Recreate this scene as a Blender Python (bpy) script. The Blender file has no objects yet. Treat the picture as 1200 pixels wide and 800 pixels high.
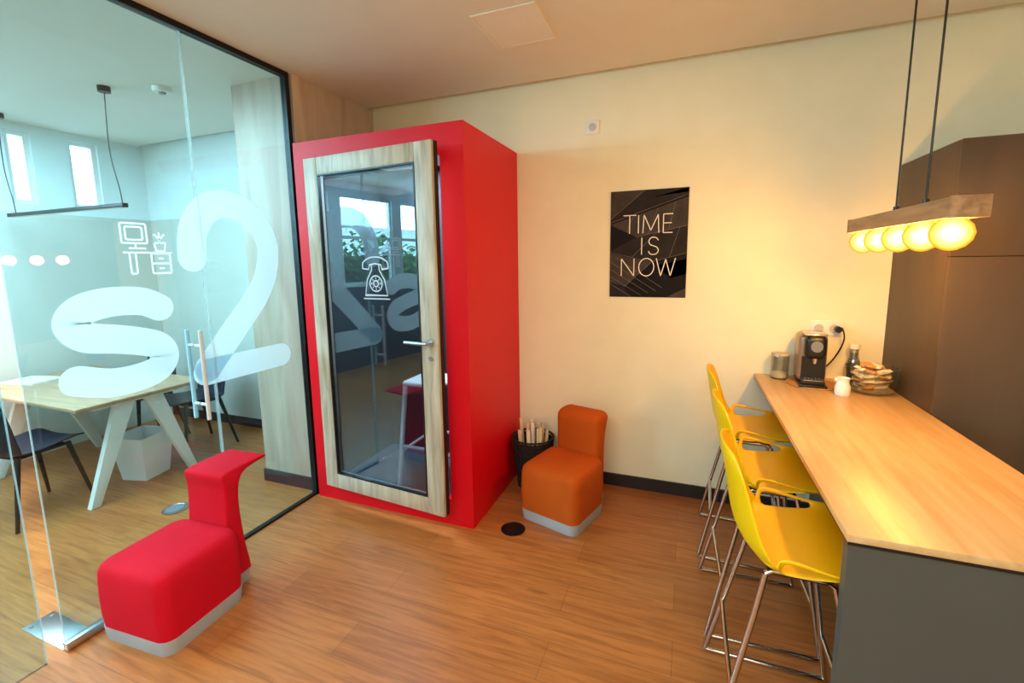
import bpy, bmesh, math, random
from mathutils import Vector, Matrix
random.seed(7)
SC = bpy.context.scene
C = SC.collection
R = math.radians
PI = math.pi
try:
    SC.view_settings.view_transform = 'Standard'
except Exception:
    pass

# ------------------------------------------------------------------ materials
def lin(c):
    def f(v):
        v /= 255.0
        return v/12.92 if v <= 0.04045 else ((v+0.055)/1.055)**2.4
    return (f(c[0]), f(c[1]), f(c[2]), 1.0)

def new_mat(name):
    m = bpy.data.materials.new(name); m.use_nodes = True
    nt = m.node_tree
    for n in list(nt.nodes): nt.nodes.remove(n)
    out = nt.nodes.new('ShaderNodeOutputMaterial')
    return m, nt, out

def M(name, col, rough=0.5, metal=0.0, var=0.06, scale=6.0, bump=0.0, bscale=80.0, spec=0.5):
    m, nt, out = new_mat(name)
    p = nt.nodes.new('ShaderNodeBsdfPrincipled')
    p.inputs['Roughness'].default_value = rough
    p.inputs['Metallic'].default_value = metal
    p.inputs['Specular IOR Level'].default_value = spec
    tc = nt.nodes.new('ShaderNodeTexCoord')
    nz = nt.nodes.new('ShaderNodeTexNoise'); nz.inputs['Scale'].default_value = scale
    nz.inputs['Detail'].default_value = 3
    nt.links.new(tc.outputs['Object'], nz.inputs['Vector'])
    rp = nt.nodes.new('ShaderNodeValToRGB')
    c = lin(col)
    rp.color_ramp.elements[0].position = 0.3; rp.color_ramp.elements[1].position = 0.7
    rp.color_ramp.elements[0].color = tuple(v*(1-var) for v in c[:3]) + (1,)
    rp.color_ramp.elements[1].color = tuple(min(1, v*(1+var)) for v in c[:3]) + (1,)
    nt.links.new(nz.outputs['Fac'], rp.inputs['Fac'])
    nt.links.new(rp.outputs['Color'], p.inputs['Base Color'])
    if bump:
        n2 = nt.nodes.new('ShaderNodeTexNoise'); n2.inputs['Scale'].default_value = bscale
        nt.links.new(tc.outputs['Object'], n2.inputs['Vector'])
        b = nt.nodes.new('ShaderNodeBump'); b.inputs['Strength'].default_value = bump
        b.inputs['Distance'].default_value = 0.01
        nt.links.new(n2.outputs['Fac'], b.inputs['Height'])
        nt.links.new(b.outputs['Normal'], p.inputs['Normal'])
    nt.links.new(p.outputs['BSDF'], out.inputs['Surface'])
    return m

def wood(name, c1, c2, stretch=(20, 2, 20), rough=0.45, bump=0.05):
    m, nt, out = new_mat(name)
    p = nt.nodes.new('ShaderNodeBsdfPrincipled'); p.inputs['Roughness'].default_value = rough
    tc = nt.nodes.new('ShaderNodeTexCoord')
    mp = nt.nodes.new('ShaderNodeMapping'); mp.inputs['Scale'].default_value = stretch
    nt.links.new(tc.outputs['Object'], mp.inputs['Vector'])
    nz = nt.nodes.new('ShaderNodeTexNoise'); nz.inputs['Scale'].default_value = 1.0
    nz.inputs['Detail'].default_value = 6; nz.inputs['Distortion'].default_value = 0.6
    nt.links.new(mp.outputs['Vector'], nz.inputs['Vector'])
    rp = nt.nodes.new('ShaderNodeValToRGB')
    rp.color_ramp.elements[0].position = 0.32; rp.color_ramp.elements[1].position = 0.68
    rp.color_ramp.elements[0].color = lin(c1); rp.color_ramp.elements[1].color = lin(c2)
    nt.links.new(nz.outputs['Fac'], rp.inputs['Fac'])
    nt.links.new(rp.outputs['Color'], p.inputs['Base Color'])
    b = nt.nodes.new('ShaderNodeBump'); b.inputs['Strength'].default_value = bump
    b.inputs['Distance'].default_value = 0.005
    nt.links.new(nz.outputs['Fac'], b.inputs['Height'])
    nt.links.new(b.outputs['Normal'], p.inputs['Normal'])
    nt.links.new(p.outputs['BSDF'], out.inputs['Surface'])
    return m

def floor_mat():
    m, nt, out = new_mat('plank_floor')
    p = nt.nodes.new('ShaderNodeBsdfPrincipled'); p.inputs['Roughness'].default_value = 0.35
    tc = nt.nodes.new('ShaderNodeTexCoord')
    br = nt.nodes.new('ShaderNodeTexBrick')
    br.offset = 0.37; br.inputs['Scale'].default_value = 1.0
    br.inputs['Brick Width'].default_value = 1.30; br.inputs['Row Height'].default_value = 0.18
    br.inputs['Mortar Size'].default_value = 0.0012; br.inputs['Mortar Smooth'].default_value = 0.3
    br.inputs['Bias'].default_value = 0.0
    br.inputs['Color1'].default_value = lin((166, 100, 48)); br.inputs['Color2'].default_value = lin((182, 114, 58))
    br.inputs['Mortar'].default_value = lin((126, 76, 38))
    nt.links.new(tc.outputs['Object'], br.inputs['Vector'])
    mp = nt.nodes.new('ShaderNodeMapping'); mp.inputs['Scale'].default_value = (3.0, 44, 1)
    nt.links.new(tc.outputs['Object'], mp.inputs['Vector'])
    nz = nt.nodes.new('ShaderNodeTexNoise'); nz.inputs['Scale'].default_value = 1.0
    nz.inputs['Detail'].default_value = 8; nz.inputs['Distortion'].default_value = 1.1
    nt.links.new(mp.outputs['Vector'], nz.inputs['Vector'])
    rp = nt.nodes.new('ShaderNodeValToRGB')
    rp.color_ramp.elements[0].position = 0.33; rp.color_ramp.elements[0].color = (0.66, 0.58, 0.50, 1)
    rp.color_ramp.elements[1].position = 0.62; rp.color_ramp.elements[1].color = (1.08, 1.05, 1.02, 1)
    nt.links.new(nz.outputs['Fac'], rp.inputs['Fac'])
    mx = nt.nodes.new('ShaderNodeMix'); mx.data_type = 'RGBA'; mx.blend_type = 'MULTIPLY'
    mx.inputs[0].default_value = 0.8
    nt.links.new(br.outputs['Color'], mx.inputs[6]); nt.links.new(rp.outputs['Color'], mx.inputs[7])
    nt.links.new(mx.outputs[2], p.inputs['Base Color'])
    b = nt.nodes.new('ShaderNodeBump'); b.inputs['Strength'].default_value = 0.05; b.inputs['Distance'].default_value = 0.003
    nt.links.new(nz.outputs['Fac'], b.inputs['Height']); nt.links.new(b.outputs['Normal'], p.inputs['Normal'])
    nt.links.new(p.outputs['BSDF'], out.inputs['Surface'])
    return m

def glass(name, tint=(225, 240, 240), k=1.0, base=0.04, rough=0.0):
    m, nt, out = new_mat(name)
    tr = nt.nodes.new('ShaderNodeBsdfTransparent'); tr.inputs['Color'].default_value = lin(tint)
    gl = nt.nodes.new('ShaderNodeBsdfGlossy'); gl.inputs['Roughness'].default_value = rough
    lw = nt.nodes.new('ShaderNodeLayerWeight'); lw.inputs['Blend'].default_value = 0.5
    pw = nt.nodes.new('ShaderNodeMath'); pw.operation = 'POWER'; pw.inputs[1].default_value = 5
    nt.links.new(lw.outputs['Facing'], pw.inputs[0])
    ma = nt.nodes.new('ShaderNodeMath'); ma.operation = 'MULTIPLY_ADD'
    ma.inputs[1].default_value = (1-base)*k; ma.inputs[2].default_value = base*k
    ma.use_clamp = True
    nt.links.new(pw.outputs[0], ma.inputs[0])
    mx = nt.nodes.new('ShaderNodeMixShader')
    nt.links.new(ma.outputs[0], mx.inputs[0]); nt.links.new(tr.outputs[0], mx.inputs[1]); nt.links.new(gl.outputs[0], mx.inputs[2])
    nt.links.new(mx.outputs[0], out.inputs['Surface'])
    return m

def frosted(name, col, alpha=0.85):
    m, nt, out = new_mat(name)
    d = nt.nodes.new('ShaderNodeBsdfDiffuse'); d.inputs['Color'].default_value = lin(col)
    t = nt.nodes.new('ShaderNodeBsdfTranslucent'); t.inputs['Color'].default_value = lin(col)
    tr = nt.nodes.new('ShaderNodeBsdfTransparent')
    a = nt.nodes.new('ShaderNodeMixShader'); a.inputs[0].default_value = 0.5
    nt.links.new(d.outputs[0], a.inputs[1]); nt.links.new(t.outputs[0], a.inputs[2])
    b = nt.nodes.new('ShaderNodeMixShader'); b.inputs[0].default_value = alpha
    nt.links.new(tr.outputs[0], b.inputs[1]); nt.links.new(a.outputs[0], b.inputs[2])
    nt.links.new(b.outputs[0], out.inputs['Surface'])
    return m

def glow_glass(name):
    # lit amber globe: hot pale core, deep amber rim, partly see-through
    m, nt, out = new_mat(name)
    lw = nt.nodes.new('ShaderNodeLayerWeight'); lw.inputs['Blend'].default_value = 0.5
    rp = nt.nodes.new('ShaderNodeValToRGB')
    rp.color_ramp.elements[0].position = 0.0; rp.color_ramp.elements[0].color = (1.0, 0.82, 0.46, 1)
    rp.color_ramp.elements[1].position = 1.0; rp.color_ramp.elements[1].color = (0.50, 0.10, 0.004, 1)
    el = rp.color_ramp.elements.new(0.26); el.color = (1.0, 0.50, 0.12, 1)
    el = rp.color_ramp.elements.new(0.60); el.color = (0.92, 0.26, 0.018, 1)
    nt.links.new(lw.outputs['Facing'], rp.inputs['Fac'])
    e = nt.nodes.new('ShaderNodeEmission'); e.inputs['Strength'].default_value = 2.3
    nt.links.new(rp.outputs['Color'], e.inputs['Color'])
    tr = nt.nodes.new('ShaderNodeBsdfTransparent'); tr.inputs['Color'].default_value = (0.28, 0.20, 0.10, 1)
    ad = nt.nodes.new('ShaderNodeAddShader')
    nt.links.new(tr.outputs[0], ad.inputs[0]); nt.links.new(e.outputs[0], ad.inputs[1])
    nt.links.new(ad.outputs[0], out.inputs['Surface'])
    return m

MT = dict(
    floor=floor_mat(),
    wall=M('cream_wall_paint', (242, 236, 206), 0.8, var=0.02, bump=0.05, bscale=120),
    white_wall=M('white_wall_paint', (228, 240, 242), 0.8, var=0.02),
    ceiling=M('ceiling_paint', (228, 226, 216), 0.85, var=0.015),
    hatch=M('hatch_paint', (236, 234, 225), 0.8, var=0.01),
    panel=M('pale_reflection_tone', (208, 208, 200), 0.6, var=0.03, scale=2),
    darkpanel=M('dark_blue_reflection_panel', (44, 60, 74), 0.6, var=0.08, scale=2),
    base=M('dark_baseboard', (34, 30, 34), 0.5),
    red=M('red_laminate', (216, 1, 26), 0.45, var=0.02, spec=0.3),
    redfab=M('red_fabric', (196, 6, 34), 0.85, var=0.05, bump=0.12, bscale=400, spec=0.2),
    orangefab=M('orange_fabric', (184, 82, 16), 0.85, var=0.05, bump=0.12, bscale=400, spec=0.2),
    felt=M('grey_felt', (160, 166, 174), 0.9, var=0.05),
    column=wood('limed_oak_panel', (166, 140, 120), (196, 172, 152), (9, 9, 1.2)),
    brightened_oak=wood('brightened_column_oak', (206, 180, 150), (232, 210, 184), (9, 9, 1.4)),  # column wood with its brightness raised against the shade
    doorwood=wood('weathered_wood', (160, 147, 126), (202, 191, 170), (26, 26, 3)),
    worktop=wood('oak_worktop', (196, 155, 104), (214, 178, 128), (26, 2.0, 26), 0.33),
    tabletop=wood('light_oak_table', (172, 132, 100), (192, 154, 120), (3, 20, 20), 0.4),
    lampwood=wood('lamp_oak', (144, 102, 64), (184, 138, 92), (40, 4, 40), 0.5),
    cabinet=wood('brown_cabinet', (70, 54, 38), (82, 64, 46), (5, 5, 1), 0.5, 0.02),
    counter=M('slate_grey_panel', (74, 76, 72), 0.5, var=0.03),
    black=M('black_plastic', (16, 16, 18), 0.35),
    blackmetal=M('black_metal', (14, 14, 16), 0.4, 0.3),
    navy=M('navy_plastic', (18, 24, 40), 0.45),
    yellow=M('yellow_shell', (240, 192, 2), 0.38, var=0.02),
    chrome=M('chrome', (205, 200, 195), 0.12, 1.0, var=0.01),
    steel=M('brushed_steel', (190, 195, 200), 0.3, 1.0, var=0.03),
    satin=M('satin_silver', (206, 218, 222), 0.5, 0.05, var=0.02),
    white=M('white_paint', (240, 240, 238), 0.45, var=0.02),
    whitep=M('white_plastic', (240, 238, 230), 0.4, var=0.01),
    darkfelt=M('dark_booth_lining', (40, 48, 58), 0.9),
    boothfloor=M('grey_booth_carpet', (72, 86, 102), 0.95, var=0.1, scale=60),
    paper=M('cream_paper', (232, 208, 164), 0.8, var=0.08),
    paper2=M('white_paper', (240, 232, 214), 0.8, var=0.06),
    wicker=M('dark_basket', (32, 26, 25), 0.7),
    cork=M('cork', (176, 126, 76), 0.8, var=0.15, scale=60),
    biscuit=M('biscuit', (206, 140, 70), 0.7, var=0.2, scale=30),
    wrapper=M('cream_wrapper', (236, 216, 182), 0.35, var=0.12, scale=40),
    silver=M('bronze_silver_plastic', (158, 136, 114), 0.3, 0.6),
    grey=M('grey_plastic', (120, 122, 126), 0.4),
    insert=M('light_grey_plastic', (196, 192, 184), 0.5),
    green=M('green_leaves', (128, 184, 54), 0.6, var=0.5, scale=8),
    soil=M('outdoor_ground', (120, 118, 104), 0.9, var=0.1, scale=3),
    edge=frosted('polished_glass_edge', (196, 222, 224), 0.45),
    glass=glass('partition_glass', (224, 243, 248), 1.3),
    boothglass=glass('booth_glass', (206, 222, 232), 2.4, 0.055),
    winglass=glass('window_glass', (240, 248, 250), 0.6),
    clear=glass('clear_glass', (240, 243, 240), 1.9, 0.06),
    frost=frosted('frosted_vinyl', (226, 241, 247), 0.80),
    vinyl=frosted('white_vinyl', (252, 253, 253), 0.95),
    phonevinyl=frosted('soft_white_vinyl', (244, 247, 249), 0.72),
    letter=M('white_print', (244, 238, 228), 0.5, var=0.01),
    ink1=M('black_print', (18, 16, 18), 0.7, var=0.2, scale=20, spec=0.2),
    ink2=M('charcoal_print', (38, 34, 34), 0.7, var=0.3, scale=9, spec=0.2),
    ink3=M('dark_grey_print', (64, 57, 54), 0.7, var=0.3, scale=9, spec=0.2),
    ink4=M('mid_grey_print', (122, 114, 108), 0.7, var=0.3, scale=14, spec=0.2),
    bulb=glow_glass('warm_bulb'),
)

# ------------------------------------------------------------------ geometry helpers
class MB:
    def __init__(self): self.bm = bmesh.new()
    def box(self, x0, x1, y0, y1, z0, z1, bev=0.0, seg=2, vert_only=False):
        r = bmesh.ops.create_cube(self.bm, size=1.0)
        vs = r['verts']
        for v in vs:
            v.co = Vector(((x0+x1)/2 + v.co.x*(x1-x0), (y0+y1)/2 + v.co.y*(y1-y0), (z0+z1)/2 + v.co.z*(z1-z0)))
        if bev > 0:
            es = set()
            for v in vs:
                for e in v.link_edges:
                    if vert_only and abs(e.verts[0].co.z - e.verts[1].co.z) < 1e-6: continue
                    es.add(e)
            bmesh.ops.bevel(self.bm, geom=list(es), offset=bev, segments=seg, profile=0.5, affect='EDGES')
        return self
    def cyl(self, p0, p1, r0, r1=None, seg=18):
        p0 = Vector(p0); p1 = Vector(p1); d = p1-p0
        r1 = r0 if r1 is None else r1
        q = d.to_track_quat('Z', 'Y').to_matrix().to_4x4()
        bmesh.ops.create_cone(self.bm, cap_ends=True, cap_tris=False, segments=seg, radius1=r0, radius2=r1,
                              depth=d.length, matrix=Matrix.Translation((p0+p1)/2) @ q)
        return self
    def tube(self, path, r, seg=10, closed=False):
        pts = [Vector(p) for p in path]; n = len(pts); rings = []
        prev = None
        for i in range(n):
            if closed: t = pts[(i+1) % n] - pts[i-1]
            else: t = pts[min(i+1, n-1)] - pts[max(i-1, 0)]
            t.normalize()
            if prev is None:
                a = Vector((0, 0, 1)) if abs(t.z) < 0.9 else Vector((1, 0, 0))
                nrm = (a - t*a.dot(t)).normalized()
            else:
                nrm = (prev - t*prev.dot(t)).normalized()
            prev = nrm; bn = t.cross(nrm)
            rings.append([self.bm.verts.new(pts[i] + (nrm*math.cos(k*2*PI/seg) + bn*math.sin(k*2*PI/seg))*r) for k in range(seg)])
        m = n if closed else n-1
        for i in range(m):
            A = rings[i]; B = rings[(i+1) % n]
            for k in range(seg):
                self.bm.faces.new((A[k], A[(k+1) % seg], B[(k+1) % seg], B[k]))
        if not closed:
            self.bm.faces.new(rings[0][::-1]); self.bm.faces.new(rings[-1])
        return self
    def loft(self, rings):
        V = [[self.bm.verts.new(p) for p in r] for r in rings]
        n = len(V[0])
        for A, B in zip(V, V[1:]):
            for k in range(n): self.bm.faces.new((A[k], A[(k+1) % n], B[(k+1) % n], B[k]))
        self.bm.faces.new(V[0][::-1]); self.bm.faces.new(V[-1])
        return self
    def lathe(self, prof, c=(0, 0, 0), seg=32):
        c = Vector(c); rings = []
        for r, z in prof:
            if r < 1e-6: rings.append([self.bm.verts.new(c + Vector((0, 0, z)))])
            else: rings.append([self.bm.verts.new(c + Vector((r*math.cos(k*2*PI/seg), r*math.sin(k*2*PI/seg), z))) for k in range(seg)])
        for A, B in zip(rings, rings[1:]):
            for k in range(seg):
                k2 = (k+1) % seg
                if len(A) == 1 and len(B) == 1: continue
                if len(A) == 1: self.bm.faces.new((A[0], B[k], B[k2]))
                elif len(B) == 1: self.bm.faces.new((A[k], A[k2], B[0]))
                else: self.bm.faces.new((A[k], A[k2], B[k2], B[k]))
        return self
    def prism(self, poly, fn, d0, d1, bev=0, seg=3):
        a = [self.bm.verts.new(fn(p[0], p[1], d0)) for p in poly]
        b = [self.bm.verts.new(fn(p[0], p[1], d1)) for p in poly]
        n = len(poly)
        fs = [self.bm.faces.new(a), self.bm.faces.new(b[::-1])]
        for i in range(n):
            fs.append(self.bm.faces.new((a[i], b[i], b[(i+1) % n], a[(i+1) % n])))
        if bev:
            es = list(fs[0].edges) + list(fs[1].edges)
            bmesh.ops.bevel(self.bm, geom=es, offset=bev, segments=seg, profile=0.5, affect='EDGES')
        return self
    def strip(self, pts, w, fn, cap=True, closed=False, mi=0):
        P = [Vector(p) for p in pts]; n = len(P); L = []; Rr = []; N = []
        for i in range(n):
            if closed: t = P[(i+1) % n] - P[i-1]
            else: t = P[min(i+1, n-1)] - P[max(i-1, 0)]
            t.normalize(); nn = Vector((-t.y, t.x)); N.append((t, nn))
            k = w/2
            if 0 < i < n-1 or closed:
                s0 = (P[i]-P[i-1]).normalized(); ct = max(0.5, abs(Vector((-s0.y, s0.x)).dot(nn))); k /= ct
            L.append(self.bm.verts.new(fn(*(P[i]+nn*k)))); Rr.append(self.bm.verts.new(fn(*(P[i]-nn*k))))
        for i in range(n if closed else n-1):
            j = (i+1) % n
            self.bm.faces.new((L[i], Rr[i], Rr[j], L[j])).material_index = mi
        if cap and not closed:
            for idx, sg in ((0, -1), (n-1, 1)):
                t, nn = N[idx]; K = 10
                arc = [L[idx]] + [self.bm.verts.new(fn(*(P[idx] + (nn*math.cos(a) + t*sg*math.sin(a))*w/2)))
                                  for a in [PI*q/K for q in range(1, K)]] + [Rr[idx]]
                self.bm.faces.new(arc)
        return self
    def xf(self, m):
        bmesh.ops.transform(self.bm, matrix=m, verts=self.bm.verts); return self
    def build(self, name, m, parent=None, smooth=True, off=None, subsurf=0, solid=0, angle=38):
        bm = self.bm
        bmesh.ops.recalc_face_normals(bm, faces=bm.faces)
        if off is not None: bmesh.ops.translate(bm, verts=bm.verts, vec=-Vector(off))
        me = bpy.data.meshes.new(name); bm.to_mesh(me); bm.free()
        if smooth:
            for f in me.polygons: f.use_smooth = True
            me.set_sharp_from_angle(angle=R(angle))
        o = bpy.data.objects.new(name, me); C.objects.link(o)
        for mm in (m if isinstance(m, (list, tuple)) else [m]): me.materials.append(mm)
        if solid:
            md = o.modifiers.new('thick', 'SOLIDIFY'); md.thickness = solid; md.offset = 0
        if subsurf:
            md = o.modifiers.new('sub', 'SUBSURF'); md.levels = subsurf; md.render_levels = subsurf
        if parent is not None: o.parent = parent
        return o

def cr(pts, n=10, closed=False):
    P = [Vector(p) for p in pts]; out = []; N = len(P)
    rng = range(N if closed else N-1)
    for i in rng:
        if closed: a, b, c, d = P[i-1], P[i], P[(i+1) % N], P[(i+2) % N]
        else: a, b, c, d = P[max(i-1, 0)], P[i], P[i+1], P[min(i+2, N-1)]
        for k in range(n):
            t = k/n
            out.append(0.5*((2*b) + (c-a)*t + (2*a-5*b+4*c-d)*t*t + (-a+3*b-3*c+d)*t**3))
    if not closed: out.append(P[-1])
    return out

def circ(cx, cy, rx, ry=None, n=40, a0=0, a1=2*PI):
    ry = rx if ry is None else ry
    return [(cx+rx*math.cos(a0+(a1-a0)*k/n), cy+ry*math.sin(a0+(a1-a0)*k/n)) for k in range(n + (0 if abs(a1-a0-2*PI) < 1e-6 else 1))]

def rrect(x0, y0, x1, y1, r=2.0, n=4):
    o = []
    for cx, cy, a in ((x1-r, y1-r, 0), (x0+r, y1-r, PI/2), (x0+r, y0+r, PI), (x1-r, y0+r, 3*PI/2)):
        for k in range(n+1): o.append((cx+r*math.cos(a+k*PI/2/n), cy+r*math.sin(a+k*PI/2/n)))
    return o

def thing(name, label, cat, loc=(0, 0, 0), rz=0, group=None):
    o = bpy.data.objects.new(name, None); C.objects.link(o)
    o.empty_display_size = 0.1
    o.location = loc; o.rotation_euler = (0, 0, rz)
    o['label'] = label; o['category'] = cat
    if group: o['group'] = group
    return o
def tag(o, label, cat, group=None):
    o['label'] = label; o['category'] = cat
    if group: o['group'] = group
    return o
def struct(o):
    o['kind'] = 'structure'; return o
def dup(root, loc, rz, label):
    r = root.copy(); C.objects.link(r); r.location = loc; r.rotation_euler = (0, 0, rz); r['label'] = label
    for ch in list(root.children):
        c = ch.copy(); C.objects.link(c); c.parent = r
        for g in list(ch.children):
            d = g.copy(); C.objects.link(d); d.parent = c
    return r

# ------------------------------------------------------------------ room constants
WB = 3.06; XL = -5.1; XR = 2.3; YF = -3.2; ZC = 2.74; XG = -2.345
XCOL = -2.84

# ------------------------------------------------------------------ setting
struct(MB().box(XL-0.2, XR+0.2, YF-0.2, WB+0.2, -0.1, 0).build('floor', MT['floor'], smooth=False))
struct(MB().box(-9.0, XL-0.2, YF-2.0, WB+0.2, -0.1, 0).build('ground', MT['soil'], smooth=False))
# lowered ceiling that stops short of the back wall (shadow gap with a recess above)
struct(MB().box(XL-0.2, XR+0.2, YF-0.2, WB-0.06, ZC, ZC+0.07).box(XL-0.2, XR+0.2, WB-0.2, WB+0.2, ZC+0.07, ZC+0.13)
       .build('ceiling', MT['ceiling'], smooth=False))
struct(MB().box(XCOL, XR+0.2, WB, WB+0.12, 0, ZC+0.07).build('wall_back', MT['wall'], smooth=False))
struct(MB().box(XL-0.2, XCOL, WB, WB+0.12, 0, ZC+0.07).build('wall_back_meeting_room', MT['white_wall'], smooth=False))
struct(MB().box(XR, XR+0.12, YF, WB, 0, ZC).build('wall_right', MT['wall'], smooth=False))
struct(MB().box(XL, XR, YF-0.12, YF, 0, ZC).build('wall_front', MT['wall'], smooth=False))
wins = [(-2.6, -1.6, 1.25, 2.55), (-1.4, -0.4, 1.25, 2.55), (-0.2, 0.8, 1.25, 2.55), (2.06, 2.22, 2.1, 2.68), (2.46, 2.68, 2.1, 2.68)]
wl = MB(); y = YF
for (a, b, z0, z1) in wins:
    wl.box(XL-0.12, XL, y, a, 0, ZC); wl.box(XL-0.12, XL, a, b, 0, z0); wl.box(XL-0.12, XL, a, b, z1, ZC); y = b
wl.box(XL-0.12, XL, y, WB, 0, ZC)
struct(wl.build('wall_left', MT['white_wall'], smooth=False))
for i, (a, b, z0, z1) in enumerate(wins):
    f = MB(); t = 0.035
    f.box(XL-0.09, XL-0.03, a, a+t, z0, z1).box(XL-0.09, XL-0.03, b-t, b, z0, z1).box(XL-0.09, XL-0.03, a+t, b-t, z0, z0+t).box(XL-0.09, XL-0.03, a+t, b-t, z1-t, z1)
    if z0 < 1.5: f.box(XL-0.09, XL-0.03, a+t, b-t, 1.93, 1.97)
    fo = struct(f.build('window_%d' % (i+1), MT['white'], smooth=False))
    MB().box(XL-0.065, XL-0.06, a+t, b-t, z0+t, z1-t).build('pane', MT['winglass'], fo, smooth=False)
struct(MB().box(XL+0.013, XCOL-0.01, WB-0.012, WB, 0.09, 2.03).build('reflection_panel_back', MT['panel'], smooth=False))  # panel added as a stand-in for the warm wall reflection in the glass
struct(MB().box(XL, XL+0.012, 1.0, WB, 0.0, 2.03).build('reflection_panel_left', MT['panel'], smooth=False))  # same reflection stand-in, carried onto the left wall
struct(MB().box(XL, XL+0.012, YF, 0.998, 0.0, 1.22).build('reflection_darkener', MT['darkpanel'], smooth=False))  # unseen panel added to darken what the booth door reflects
struct(MB().box(-1.12, 0.745, WB-0.014, WB, 0, 0.085).build('baseboard_back', MT['base'], smooth=False))
struct(MB().box(XL+0.013, XCOL-0.014, WB-0.014, WB, 0, 0.09).build('baseboard_meeting_room', MT['base'], smooth=False))
struct(MB().box(XCOL, -2.322, 2.285, WB, 0, ZC).build('wall_column', MT['column'], smooth=False))
struct(MB().box(-2.322, -2.312, 2.285, WB, 0, ZC).build('column_side_brightened', MT['brightened_oak'], smooth=False))  # added facing, coloured lighter to lift the column's shaded side
struct(MB().box(XCOL-0.012, -2.36, 2.272, 2.285, 0, 0.09).build('baseboard_column', MT['base'], smooth=False))
# ceiling hatch
t = thing('ceiling_hatch', 'white square access hatch set flush in the ceiling above the red booth', 'ceiling hatch', (-0.85, 2.30, ZC))
MB().box(-0.15, 0.15, -0.17, 0.17, -0.004, 0.0).build('panel', MT['hatch'], t, smooth=False)
fr = MB()
fr.box(-0.163, -0.1515, -0.183, 0.183, -0.006, 0).box(0.1515, 0.163, -0.183, 0.183, -0.006, 0).box(-0.1515, 0.1515, -0.183, -0.1715, -0.006, 0).box(-0.1515, 0.1515, 0.1715, 0.183, -0.006, 0)
fr.build('frame', MT['hatch'], t, smooth=False)

# ------------------------------------------------------------------ glass partition and door
gp = thing('glass_partition', 'fixed clear glass partition with black trim and the right part of a frosted 2', 'glass partition', (XG, 1.94, 0))
off = (XG, 1.94, 0)
SEAM = 1.63
MB().box(XG-0.005, XG+0.005, SEAM+0.006, 2.24, 0.012, ZC-0.03).build('pane', MT['glass'], gp, smooth=False, off=off)
MB().box(XG-0.005, XG+0.005, SEAM+0.0025, SEAM+0.006, 0.012, ZC-0.034).build('pane_edge', MT['edge'], gp, smooth=False, off=off)
fr = MB()
fr.box(XG-0.02, XG+0.02, 2.24, 2.27, 0, ZC).box(XG-0.02, XG+0.02, -1.6, 2.24, ZC-0.03, ZC).box(XG-0.016, XG+0.016, SEAM+0.004, 2.24, 0, 0.012)
fr.build('black_frame', MT['blackmetal'], gp, smooth=False, off=off)

gl_fn = lambda s, t: Vector((XG+0.007, s, t))
def norm_path(pts, s0, s1, t0, t1): return [(s0+(s1-s0)*p[0], t0+(t1-t0)*p[1]) for p in pts]
S_pts = [(1.0, 0.88), (0.78, 0.98), (0.42, 1.0), (0.12, 0.93), (0.0, 0.77), (0.12, 0.61), (0.42, 0.54), (0.66, 0.48), (0.92, 0.38), (1.0, 0.22), (0.88, 0.06), (0.6, 0.0), (0.3, 0.01), (-0.02, 0.11)]
two_a = [(0.08, 0.68), (0.12, 0.84), (0.28, 0.97), (0.52, 1.0), (0.77, 0.94), (0.93, 0.78), (0.90, 0.60), (0.75, 0.43), (0.46, 0.24), (0.12, 0.02)]
def two_mb():
    m = MB()
    m.strip(cr(norm_path(two_a, 1.535, 2.06, 1.02, 1.90), 8), 0.145, gl_fn)
    m.strip(norm_path([(0.10, 0.0), (0.5, 0.0), (1.0, 0.0)], 1.535, 2.06, 1.02, 1.90), 0.140, gl_fn)
    return m
def cut(m, keep_right):
    g = m.bm.verts[:] + m.bm.edges[:] + m.bm.faces[:]
    bmesh.ops.bisect_plane(m.bm, geom=g, plane_co=(0, SEAM, 0), plane_no=(0, 1, 0), clear_inner=keep_right, clear_outer=not keep_right)
    return m
cut(two_mb(), True).build('frosted_digit', MT['frost'], gp, smooth=False, off=off)

gd = thing('glass_door', 'frameless glass door with steel pull bars and a large frosted letter s', 'glass door', (XG, 0.9, 0))
off = (XG, 0.9, 0)
MB().box(XG-0.005, XG+0.005, 0.890, SEAM-0.006, 0.012, ZC-0.034).build('pane', MT['glass'], gd, smooth=False, off=off)
MB().box(XG-0.005, XG+0.005, 0.8875, 0.890, 0.012, ZC-0.034).build('pane_edge', MT['edge'], gd, smooth=False, off=off)
MB().box(XG-0.005, XG+0.005, SEAM-0.006, SEAM-0.0025, 0.012, ZC-0.034).build('pane_edge', MT['edge'], gd, smooth=False, off=off)
MB().strip(cr(norm_path(S_pts, 1.060, 1.396, 1.070, 1.425), 8), 0.127, gl_fn).build('frosted_letter', MT['frost'], gd, smooth=False, off=off)
cut(two_mb(), False).build('frosted_digit', MT['frost'], gd, smooth=False, off=off)
for sx in (1, -1):
    h = MB(); x = XG + sx*0.05
    h.cyl((x, 1.545, 0.78), (x, 1.545, 1.25), 0.010)
    for z in (0.86, 1.17): h.cyl((XG+sx*0.005, 1.545, z), (x, 1.545, z), 0.008)
    h.build('pull_handle', MT['satin'], gd, off=off)
MB().box(XG-0.016, XG+0.016, 0.886, 1.03, 0.005, 0.040, 0.003).build('patch_fitting', MT['steel'], gd, off=off)
ic = MB()
def ip(u, v): return (1.267+(u-140)/60*0.214, 1.77-(v-262)/60*0.23)
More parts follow.
